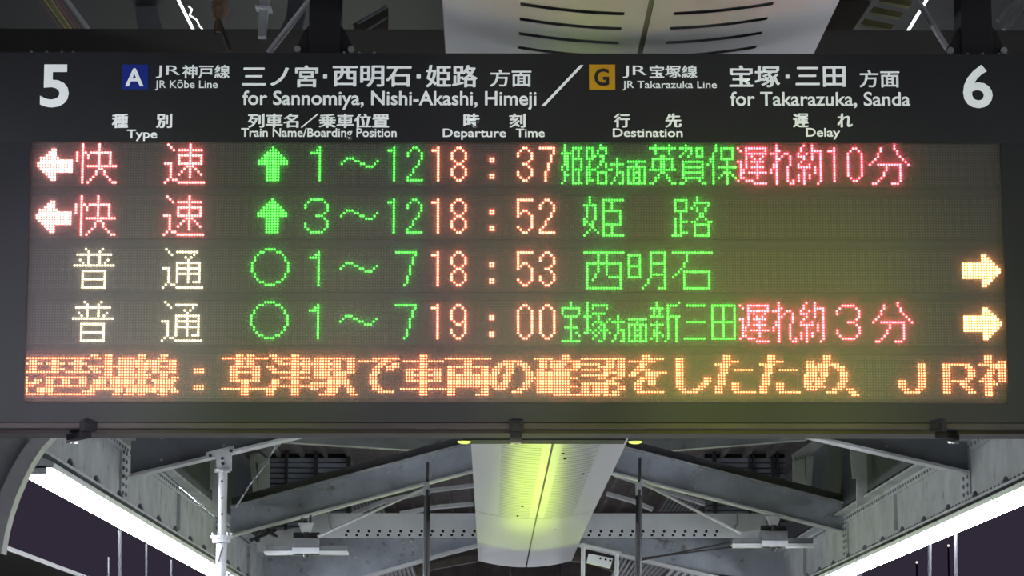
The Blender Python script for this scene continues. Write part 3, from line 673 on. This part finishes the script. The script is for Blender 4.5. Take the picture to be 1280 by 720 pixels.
# two unlit flat box lamps hung from the middle rafter
for px0, px1, cy, c0, c1, lab in ((330, 434, 688, 365, 399, 'unlit white flat box lamp hung under the left part of the middle rafter'), (916, 1019, 679, 952, 985, 'unlit white flat box lamp hung under the right part of the middle rafter')):
    Y = 29.72
    A, B, c_, d_ = P(px0, cy, Y), P(px1, cy, Y), P(c0, cy, Y), P(c1, cy, Y)
    t = thing('box_lamp', lab, 'lamp', ((A.x + B.x) / 2, Y + .15, A.z), 'box lamps under the middle rafter')
    MB().box((A.x, Y, A.z - .035), (B.x, Y + .30, A.z - .003)).build('white_frame', 'white', t, bevel=.003)
    MB().box((A.x + .02, Y + .02, A.z), (B.x - .02, Y + .28, A.z + .055)).build('housing', 'steel_dark', t)
    MB().box((c_.x, Y - .01, A.z - .035), (d_.x, Y + .26, A.z + .03)).build('centre_box', 'white', t, bevel=.003)
    MB().box((c_.x, Y, A.z + .03), (d_.x, Y + .26, A.z + .13)).build('ballast_box', 'steel_dark', t)
    mid = (c_.x + d_.x) / 2
    MB().tube((mid - .14, Y + .1, A.z + .17), (mid + .14, Y + .1, A.z + .17), .03, 8).tube((mid, Y + .1, A.z + .13), (mid, Y + .1, A.z + .2), .04).build('insulator', 'rod', t)
    MB().prism([(mid - .09, Y + .08, A.z + .30), (mid + .08, Y + .08, A.z + .30), (mid + .04, Y + .08, A.z + .18), (mid - .04, Y + .08, A.z + .18)], (0, .02, 0)).build('hanger_plate', 'steel_light', t)
    fz = rB.z - .262 * abs(mid - rB.x) - .03
    MB().tube((mid + .04, Y + .12, A.z + .28), (mid + .04, Y + .12, fz + .01), .012).tube((mid - .05, Y + .12, A.z + .28), (mid - .05, Y + .12, fz), .012).build('hanger_rods', 'rod', t)
    MB().dome((mid, Y + .1, A.z - .035), (0, 0, -1), .035, .05, 8).build('plug', 'rod', t)
t = thing('valve_cross', 'small dark cross of pipes beside the left box lamp', 'pipe', P(335, 670, 30))
MB().tube(P(312, 676, 30), P(345, 662, 30), .02).tube(P(333, 661, 30), P(346, 672, 30), .022).tube(P(321, 664, 30), P(322, 674, 30), .012).build('pipes', 'rod', t)
MB().dome(P(322, 675, 30), (0, -1, 0), .03, .03).build('knob', 'rod', t)
t = thing('meter_box', 'white small box between the box lamp and strip ceiling, right of the left rod', 'box', P(338, 676, 31.6))
MB().prism(poly([(320, 668), (400, 655), (398, 690), (322, 690)], 33.4), (0, .03, 0)).build('back_plate', 'steel_light', t)
t['label'] = 'dull plate behind the left box lamp at the end of the perforated beam'; t.name = 'end_plate'
t = thing('relay_box', 'small white box with three black dots hung right of the strip ceiling tip', 'box', P(750, 700, 31))
MB().prism(poly([(736, 692), (766, 698), (763, 710), (733.5, 703)], 31), (0, .14, 0)).build('case', 'white', t)
for px, py in ((750.5, 698), (757, 699.4), (763, 700.6)):
    q = P(px, py, 31); MB().tube((q.x, 30.995, q.z), (q.x, 31.0, q.z), .013, 10).build('hole', 'void', t)
MB().path([P(727, 680, 31), P(740, 683.5, 31), P(776, 692, 31)], .022).build('rail', 'steel_light', t)
for px, py in ((729, 684), (771, 693)): MB().tube(P(px, py, 31), P(px - .5, 735, 31), .024).build('hanging_pipe', 'steel_light', t)
for px, py in ((744, 680), (763, 686), (772, 690)): MB().box(P(px - 1.5, py - 2, 31), P(px + 1.5, py + 3, 31.04)).build('clip', 'bolt', t)

# pole with insulator discs in front of the left girder
t = thing('insulator_pole', 'white vertical pole with a bracket and ringed disc at the left, before the rafter', 'pole', P(283, 570, 21.5))
Yp = 21.5
MB().prism(poly([(257, 565.5), (291, 557), (293, 563), (289, 567), (258, 573)], Yp), (0, .08, 0)).build('clamp_plate', 'steel_light', t)
MB().prism(poly([(270, 562), (289, 560), (289, 588), (270, 588)], Yp - .01), (0, .06, 0)).build('bracket', 'steel_light', t)
MB().prism(poly([(289, 561), (297, 566), (295, 568), (289, 566)], Yp), (0, .04, 0)).build('hook', 'white', t)
for px, py in ((278, 573), (278.5, 579.5), (288.5, 563.5), (263, 569.5)):
    q = P(px, py, Yp - .01); MB().tube((q.x, Yp - .02, q.z), (q.x, Yp - .01, q.z), .013, 8).build('bolt', 'rod', t)
MB().tube(P(279, 588, Yp), P(277.5, 672, Yp), .034, 14).build('upper_tube', 'steel_light', t, smooth=False)
q = P(278, 587, Yp); MB().tube(q, q - Vector((0, 0, .02)), .062, 14).build('collar', 'steel_light', t)
q = P(277, 673, Yp)
MB().tube(q + Vector((0, 0, .02)), q, .085, 18).tube(q, q - Vector((0, 0, .035)), .07, 18).build('disc', 'white', t)
for i in range(7):
    a = 2 * math.pi * i / 7; MB().tube(q + Vector((.075 * math.cos(a), .075 * math.sin(a), -.01)), q + Vector((.075 * math.cos(a), .075 * math.sin(a), .045)), .006, 6).build('bolt', 'bolt', t)
MB().tube(P(277, 679, Yp), P(275.5, 760, Yp), .042, 14).build('lower_tube', 'white', t)
MB().tube(P(278, 684, Yp - .05), P(273, 702, Yp - .05), .006, 6).build('cable', 'rod', t)
for py in (602, 623, 643): q = P(278, py, Yp); MB().tube((q.x, Yp - .037, q.z), (q.x, Yp - .03, q.z), .009, 8).build('rivet', 'rod', t)

# glinting chains and wires
for pts, Y, lab in (([(203, 589), (222, 606), (240, 621), (265, 643)], 22.2, 'thin glinting chain in front of the left girder'), ([(346, 556), (330, 583), (312, 606), (298, 630)], 22.0, 'thin glinting chain right of the insulator pole')):
    mb = MB(); n = 26
    for i in range(n):
        u = i / (n - 1) * (len(pts) - 1); k = min(int(u), len(pts) - 2); f_ = u - k
        a = P(*pts[k], Y).lerp(P(*pts[k + 1], Y), f_)
        b = a + (P(*pts[k + 1], Y) - P(*pts[k], Y)).normalized() * .035
        mb.tube(a, b, .0055 if i % 3 else .009, 6)
    tag(mb.build('chain', 'chrome'), lab, 'chain')

# arched knee plate with rivets at the far left
t = thing('arched_bracket', 'grey arched bracket with a row of rivets at the left edge', 'bracket', P(20, 640, 16.2))
cx, cz = P(300, 720, 16.2).x, 0
inner = [(2, 692), (6, 667), (12, 643), (20, 620), (29, 599), (40, 578), (52, 560), (62, 549), (74, 538)]
mid = [(-17, 686), (-13, 660), (-7, 634), (2, 611), (12, 589), (24, 568), (37, 551), (48, 540), (56, 534)]
MB().prism(poly(inner + mid[::-1], 16.2), (0, .16, 0)).build('flange', 'steel_light', t)
outer = [(-60, 700), (-60, 530), (50, 530)]
MB().prism(poly([(-17, 690)] + mid + [(50, 520), (-90, 520), (-90, 690)], 16.26), (0, .012, 0)).build('web_plate', 'steel', t)
mb = MB()
for px, py in ((4, 613), (13, 594), (24, 578), (37, 562), (-5, 634), (-12, 656)):
    q = P(px, py, 16.26); MB().dome((q.x, 16.26, q.z), (0, -1, 0), .020, .018, 12).build('rivet', 'steel', t)
MB().box((GL - .5, 16.25, 0), (GL - .16, 16.5, EZ + 1.2)).build('column', 'steel', t)

# ------------------------------------------------------------------ roof beyond: boards, gable slats, corrugated sheets
def slab(name, pts, d, m): return struct(MB().prism(pts, d).build(name, m))
# pitched deck above the girders
zr = EZ + 2.55
ridge = EZ + 4.1
slab('ceiling', [(GL - .3, 20.5, EZ + 3.4), (GR + .3, 20.5, EZ + 3.4), (GR + .3, 20.5, EZ + 3.46), (GL - .3, 20.5, EZ + 3.46)], (0, 25.4, 0), 'roof')
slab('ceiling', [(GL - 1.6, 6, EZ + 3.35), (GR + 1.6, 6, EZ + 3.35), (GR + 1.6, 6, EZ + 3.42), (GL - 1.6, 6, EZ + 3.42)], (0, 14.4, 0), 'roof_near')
deck = thing('roof_joists', 'dark brown roof joists above the middle rafter', 'joist', (RX, 34, EZ + 3.3))
for i in range(22):
    x = -2.62 + i * .29
    MB().box((x - .025, 22, EZ + 3.33), (x + .025, 45.8, EZ + 3.398)).build('joist', 'roof', deck)
# grey inner slabs beside the girders
struct(MB().box((GL - .1, 23, ZT + .10), (GL + .02, 46, ZT + .95)).build('wall_left', 'roof_grey'))
struct(MB().box((GR - .02, 23, ZT + .10), (GR + .1, 46, ZT + .95)).build('wall_right', 'roof_grey'))
# two panels of slats under the deck
for xa, xb, posts_, lab in ((-2.76, -1.74, ((358, 4), (395, 5), (436, 5)), 'dark blue slatted panel with posts above the left part of the middle rafter'),
                            (2.68, 3.68, ((893, 5), (937, 3), (942, 2.5), (966, 4), (972, 2.5)), 'dark blue slatted panel with posts above the right part of the middle rafter')):
    gab = thing('slatted_panel', lab, 'panel', ((xa + xb) / 2, 34.5, EZ + 2.5))
    z = EZ + 3.32
    while z > EZ + 2.42:
        MB().prism([(xa, 34.5, z), (xa, 34.55, z - .010), (xa, 34.55, z - .056), (xa, 34.5, z - .050)], (xb - xa, 0, 0)).build('slat', 'slat', gab); z -= .066
    MB().box((xa, 34.56, EZ + 2.42), (xb, 34.58, EZ + 3.38)).build('backing', 'groove', gab)
    for px, w_ in posts_:
        A, B = P(px - w_ / 2, 570, 34.4), P(px + w_ / 2, 570, 34.4)
        MB().box((A.x, 34.40, EZ + 2.42), (B.x, 34.46, EZ + 3.39)).build('panel_post', 'rod', gab)
# pale lintel under the board edge at the far end
tag(MB().prism(poly([(352, 540), (592, 540), (592, 567), (352, 552)], 30.5) , (0, .2, 0)).build('tie_beam', 'steel'), 'grey beam end sloping behind the lower edge of the board, left of the strip ceiling', 'beam')
tag(MB().prism(poly([(786, 540), (1010, 540), (1010, 549), (786, 567)], 30.5), (0, .2, 0)).build('tie_beam', 'steel'), 'grey beam end sloping behind the lower edge of the board, right of the strip ceiling', 'beam')
# curved far ribs
for k, (pts, lab) in enumerate((([(440, 643), (480, 627), (540, 613), (592, 607)], 'upper thin curved rib left of the strip ceiling'),
                                ([(500, 642), (545, 634), (592, 630)], 'lower thin curved rib left of the strip ceiling'),
                                ([(768, 593), (795, 602), (850, 620), (900, 636)], 'upper thin curved rib right of the strip ceiling'),
                                ([(758, 617), (790, 626), (816, 637)], 'lower thin curved rib right of the strip ceiling'))):
    mb = MB()
    for a, b in zip(pts[:-1], pts[1:]): mb.bar(P(*a, 35.5), P(*b, 35.5), .2, .045)
    tag(mb.build('curved_rib', 'steel_light'), lab, 'rib')
# dark arches under the far frame
for k, (pts, lab) in enumerate((([(470, 735), (540, 708), (600, 697), (680, 694), (740, 700), (830, 735)], 'dark arch below the tip of the strip ceiling'),)):
    mb = MB()
    for a, b in zip(pts[:-1], pts[1:]): mb.bar(P(*a, 40), P(*b, 40), .3, .10)
    tag(mb.build('far_arch', 'brown'), lab, 'arch')
tag(MB().tube(P(638, 695, 37), P(638, 735, 37), .012).build('drop_rod', 'rod'), 'short thin rod below the tip of the strip ceiling', 'rod')
# corrugated pale sheets
def corrugated(quad, Y, n, label, depth=.35, m='corr'):
    """ribs running along the two long sides of a parallelogram (tl, tr, br, bl)"""
    tl, tr, br, bl = [P(*q, Y) for q in quad]
    t = thing('corrugated_sheet', label, 'corrugated sheet', (tl + br) / 2, 'pale corrugated sheets of the roof')
    MB().prism([tl, tr, br, bl], (0, .01, 0)).build('sheet', 'steel_dark', t).location.y += .03
    for i in range(n):
        u = (i + .15) / n; v = (i + .68) / n
        MB().prism([tl.lerp(tr, u), tl.lerp(tr, v), bl.lerp(br, v), bl.lerp(br, u)], (0, .03, 0)).build('rib', m, t)
corrugated([(442, 580), (451, 579), (457, 590), (440, 592)], 37.5, 4, 'tiny pale corrugated sheet above the left half of the middle rafter')
corrugated([(437, 627), (473, 622), (483, 641), (440, 641)], 37.5, 8, 'pale corrugated sheet above the perforated beam on the left')
corrugated([(840, 612), (884, 626), (870, 639), (823, 639)], 37.5, 9, 'pale corrugated sheet above the perforated beam on the right')
corrugated([(468, 716), (515, 703), (522, 722), (465, 724)], 37.5, 10, 'pale corrugated sheet at the bottom left of the strip ceiling tip')
corrugated([(776, 696), (838, 710), (815, 730), (758, 730)], 37.5, 11, 'pale corrugated sheet at the bottom right of the strip ceiling tip')
corrugated([(838, 711), (890, 722), (870, 734), (822, 730)], 37.5, 6, 'striped black and white sheet at the bottom edge right of centre', m='white')
# far dark wall closing the view down the platform
struct(MB().box((GL - 1.5, 46, EZ - 1.6), (GR + 1.5, 46.2, EZ + 4.6)).build('wall_back', 'roof'))

# ------------------------------------------------------------------ neighbouring canopy, platform, poles, far lamps
t = thing('neighbour_canopy', 'dark canopy of the next platform with a pale edge, at the lower left', 'canopy', (-6, 30, EZ + 1.6))
MB().box((-11, 14, EZ + 1.52), (-4.2, 60, EZ + 1.57)).build('roof_slab', 'canopy', t)
MB().box((-4.2, 14, EZ + 1.52), (-4.18, 60, EZ + 1.56)).build('edge_trim', 'canopy_edge', t)
for X, Y, y0, lab in (((150), 21, 662, 'left'), (183, 23, 680, 'middle'), (214, 25, 700, 'right')):
    tag(MB().tube(P(X, y0, Y), P(X, 760, Y), .016 if X == 150 else .009).build('thin_pole', 'pole_grey'), f'{lab} of three thin poles below the left tubes', 'pole')
tag(MB().tube(P(135, 696, 24), P(135, 760, 24), .009).build('thin_pole', 'pole_grey'), 'short bright thin pole left of the three poles below the left tubes', 'pole')
for X, y0, lab in ((1162, 680, 'left'), (1195, 668, 'right')):
    tag(MB().tube(P(X, y0, 23), P(X, 760, 23), .017).build('thin_pole', 'pole_grey'), f'{lab} of two thin poles below the right tubes', 'pole')
for X, y, lab in ((1146, 703, 'lower left'), (1185.5, 682, 'upper right')):
    q = P(X, y, 60); t = thing('far_lamp', f'{lab} of two tiny far lamp points below the right tubes', 'lamp', (q.x, 60, 0))
    MB().dome(q, (0, -1, 0), .025, .025, 10).build('bulb', 'far_glow', t)
    MB().tube((q.x, 60.03, -.1), (q.x, 60.03, q.z), .02).build('post', 'canopy', t)
struct(MB().box((-3.6, -6, -.1), (4.5, 60, 0)).build('floor', 'floor'))

# lit hanging sign farther down the platform, below the picture: mirrored in the glossy strip ceiling
t = thing('unseen_lit_sign', 'unseen yellow-green lit sign box on two posts far down the platform under the strip ceiling', 'sign', (CX, 32, EZ + 1.3))
MB().box((-.12, 32.0, EZ - .55), (1.0, 32.2, EZ + 1.0)).build('housing', 'black', t, bevel=.01)
MB().box((-.08, 31.985, EZ - .50), (.96, 32.0, EZ + .78)).build('lit_face', 'sign_face', t)
for x in (.1, .78): MB().tube((x, 32.1, 0), (x, 32.1, EZ - .55), .03).build('post', 'rod', t)

t = thing('unseen_lit_sign', 'unseen white glowing box added at the far end of the platform to brighten the strip ceiling tip', 'sign', (CX, 43.5, EZ + 1.3))
MB().box((-.5, 43.5, EZ + .85), (1.4, 43.7, EZ + 1.75)).build('housing', 'black', t, bevel=.01)  # unseen glowing box, added so its reflection whitens the strip tip
MB().box((-.45, 43.485, EZ + .90), (1.35, 43.5, EZ + 1.70)).build('lit_face', 'added_white_glow', t)
for x in (-.2, 1.1): MB().tube((x, 43.6, EZ + 1.75), (x, 43.6, EZ + 3.6), .012).build('hanger', 'rod', t)

# ------------------------------------------------------------------ things above the board
tag(MB().box((GL, 11.0, P(640, 66, 11).z - .25), (GR, 11.25, P(640, 37, 11).z)).build('cross_beam', 'beam_dark'), 'dark cross beam along the top edge of the board', 'beam')
t = thing('cable_bundle', 'bundle of yellow, maroon and grey cables at the top left', 'cables', P(80, 10, 12.2))
for px0, px1, col, r in ((50, 76, 'cable_r', .004), (57, 83, 'cable_y', .005), (61, 85.5, 'ochre', .008), (66, 89, 'cable_y', .004), (70.5, 94, 'cable_r', .006), (76, 100, 'cable_r', .005), (84, 110, 'cable_g', .012)):
    a, b = Q(px0 - 12, -15, 3.15), Q(px1, 36, 3.15)
    MB().tube(a, b, r, 8).build('cable', col, t)
for px0, y0, px1, y1, z, lab in ((222, -2, 244.5, 43, 3.2, 'thin straight white reflection of a lit tube at the top left'), (1130, 47, 1160, -3, 3.2, 'thin straight white reflection of a lit tube at the top right beside the brace rod')):
    tag(MB().tube(Q(px0, y0, z), Q(px1, y1, z), .007, 8).build('tube_reflection', 'reflected_tube'), lab, 'tube light')  # mirrored tubes, built as glowing bars
pts = [(236, 8), (240, 12), (237, 19), (246, 25), (249, 32), (257, 41)]  # rippled reflection of a tube, built as a glowing path
tag(MB().path([Q(*p, 3.2) for p in pts], .0035, 6).build('wavy_reflection', 'reflected_tube'), 'wavy thin white reflection of a lit tube right of the upper left straight one', 'light')
t = thing('hanging_insulator', 'rusty brown hanging insulator with rods at the top, left of the first hanger post', 'insulator', P(273, 0, 10.4))
for i, (py, r) in enumerate(((-4, .030), (3, .034), (10, .038), (17, .030))):
    q = P(275, py, 10.4); MB().tube(q, q - Vector((0, 0, .022)), r, 14, r * .8).build('disc', 'amber', t)
MB().tube(P(274, -20, 10.4), P(272, 40, 10.4), .010).build('core_rod', 'amber', t)
MB().tube(P(272, 20, 10.4), P(268, 42, 10.4), .006).build('link', 'brown', t)
MB().tube(P(273, 24, 10.4), P(287, 64, 10.4), .009).build('tail_rod', 'brown', t)
t = thing('line_clamp', 'pale grey clamp fitting at the top, just left of the first hanger post', 'clamp', P(328, 0, 10.2))
MB().prism(poly([(325, -8), (336, -8), (332, 45), (322, 45)], 10.2), (0, .05, 0)).build('body', 'steel', t)
MB().prism(poly([(319, 6), (339, 8), (339, 11), (319, 9)], 10.18), (0, .07, 0)).build('cross_bar', 'steel_light', t)
tag(MB().prism(poly([(345, 48), (375, 48), (385, 0), (360, 0), (358, 20)], 12.5), (0, .06, 0)).build('bracket_plate', 'roof_grey'), 'grey plate behind the first brace rod', 'plate')
t = thing('reflected_stripes', 'dull yellow stripe reflection built as a row of slats at the top, right of the strip ceiling', 'slats', P(1090, 20, 12.4))
for k, (x, y) in enumerate(((1071, 43), (1081, 29), (1092, 14), (1104, 0), (1113, -12))):  # reflection of yellow platform stripes, built as ochre slats
    MB().prism(poly([(x, y - 6), (x + 37, y + 2), (x + 33, y + 8), (x - 5, y + 1)], 12.4), (0, .05, 0)).build('slat', 'ochre', t)
tag(MB().prism(poly([(1050, -8), (1096, -8), (1056, 52), (1024, 52)], 12.6), (0, .05, 0)).build('brown_panel', 'brown'), 'brown board between the strip ceiling and the yellow stripe reflection', 'board')
bp = tag(MB().prism(poly([(447, 53), (485, 53), (485, 8), (441, 30)], 12.6), (0, .05, 0)).build('brown_panel', 'brown'), 'brown board right of the first hanger post', 'board')
MB().tube(P(447, 29, 12.55), P(484, 8, 12.55), .008).tube(P(448, 44, 12.55), P(484, 22, 12.55), .006).build('thin_pipes', 'steel_dark', bp)
t = thing('pipe_pair', 'pair of grey pipes at the top right corner', 'pipes', P(1265, 15, 11.8))
for a, b, r in (((1247, 26), (1272, -6), .010), ((1256, 38), (1290, -8), .013)): MB().tube(P(*a, 11.8), P(*b, 11.8), r).build('pipe', 'steel', t)
tag(MB().prism(poly([(172, 40), (205, 40), (190, -6), (168, -6)], 12.7), (0, .05, 0)).build('dull_panel', 'steel_dark'), 'dull dark grey board left of the thin tube reflection', 'board')
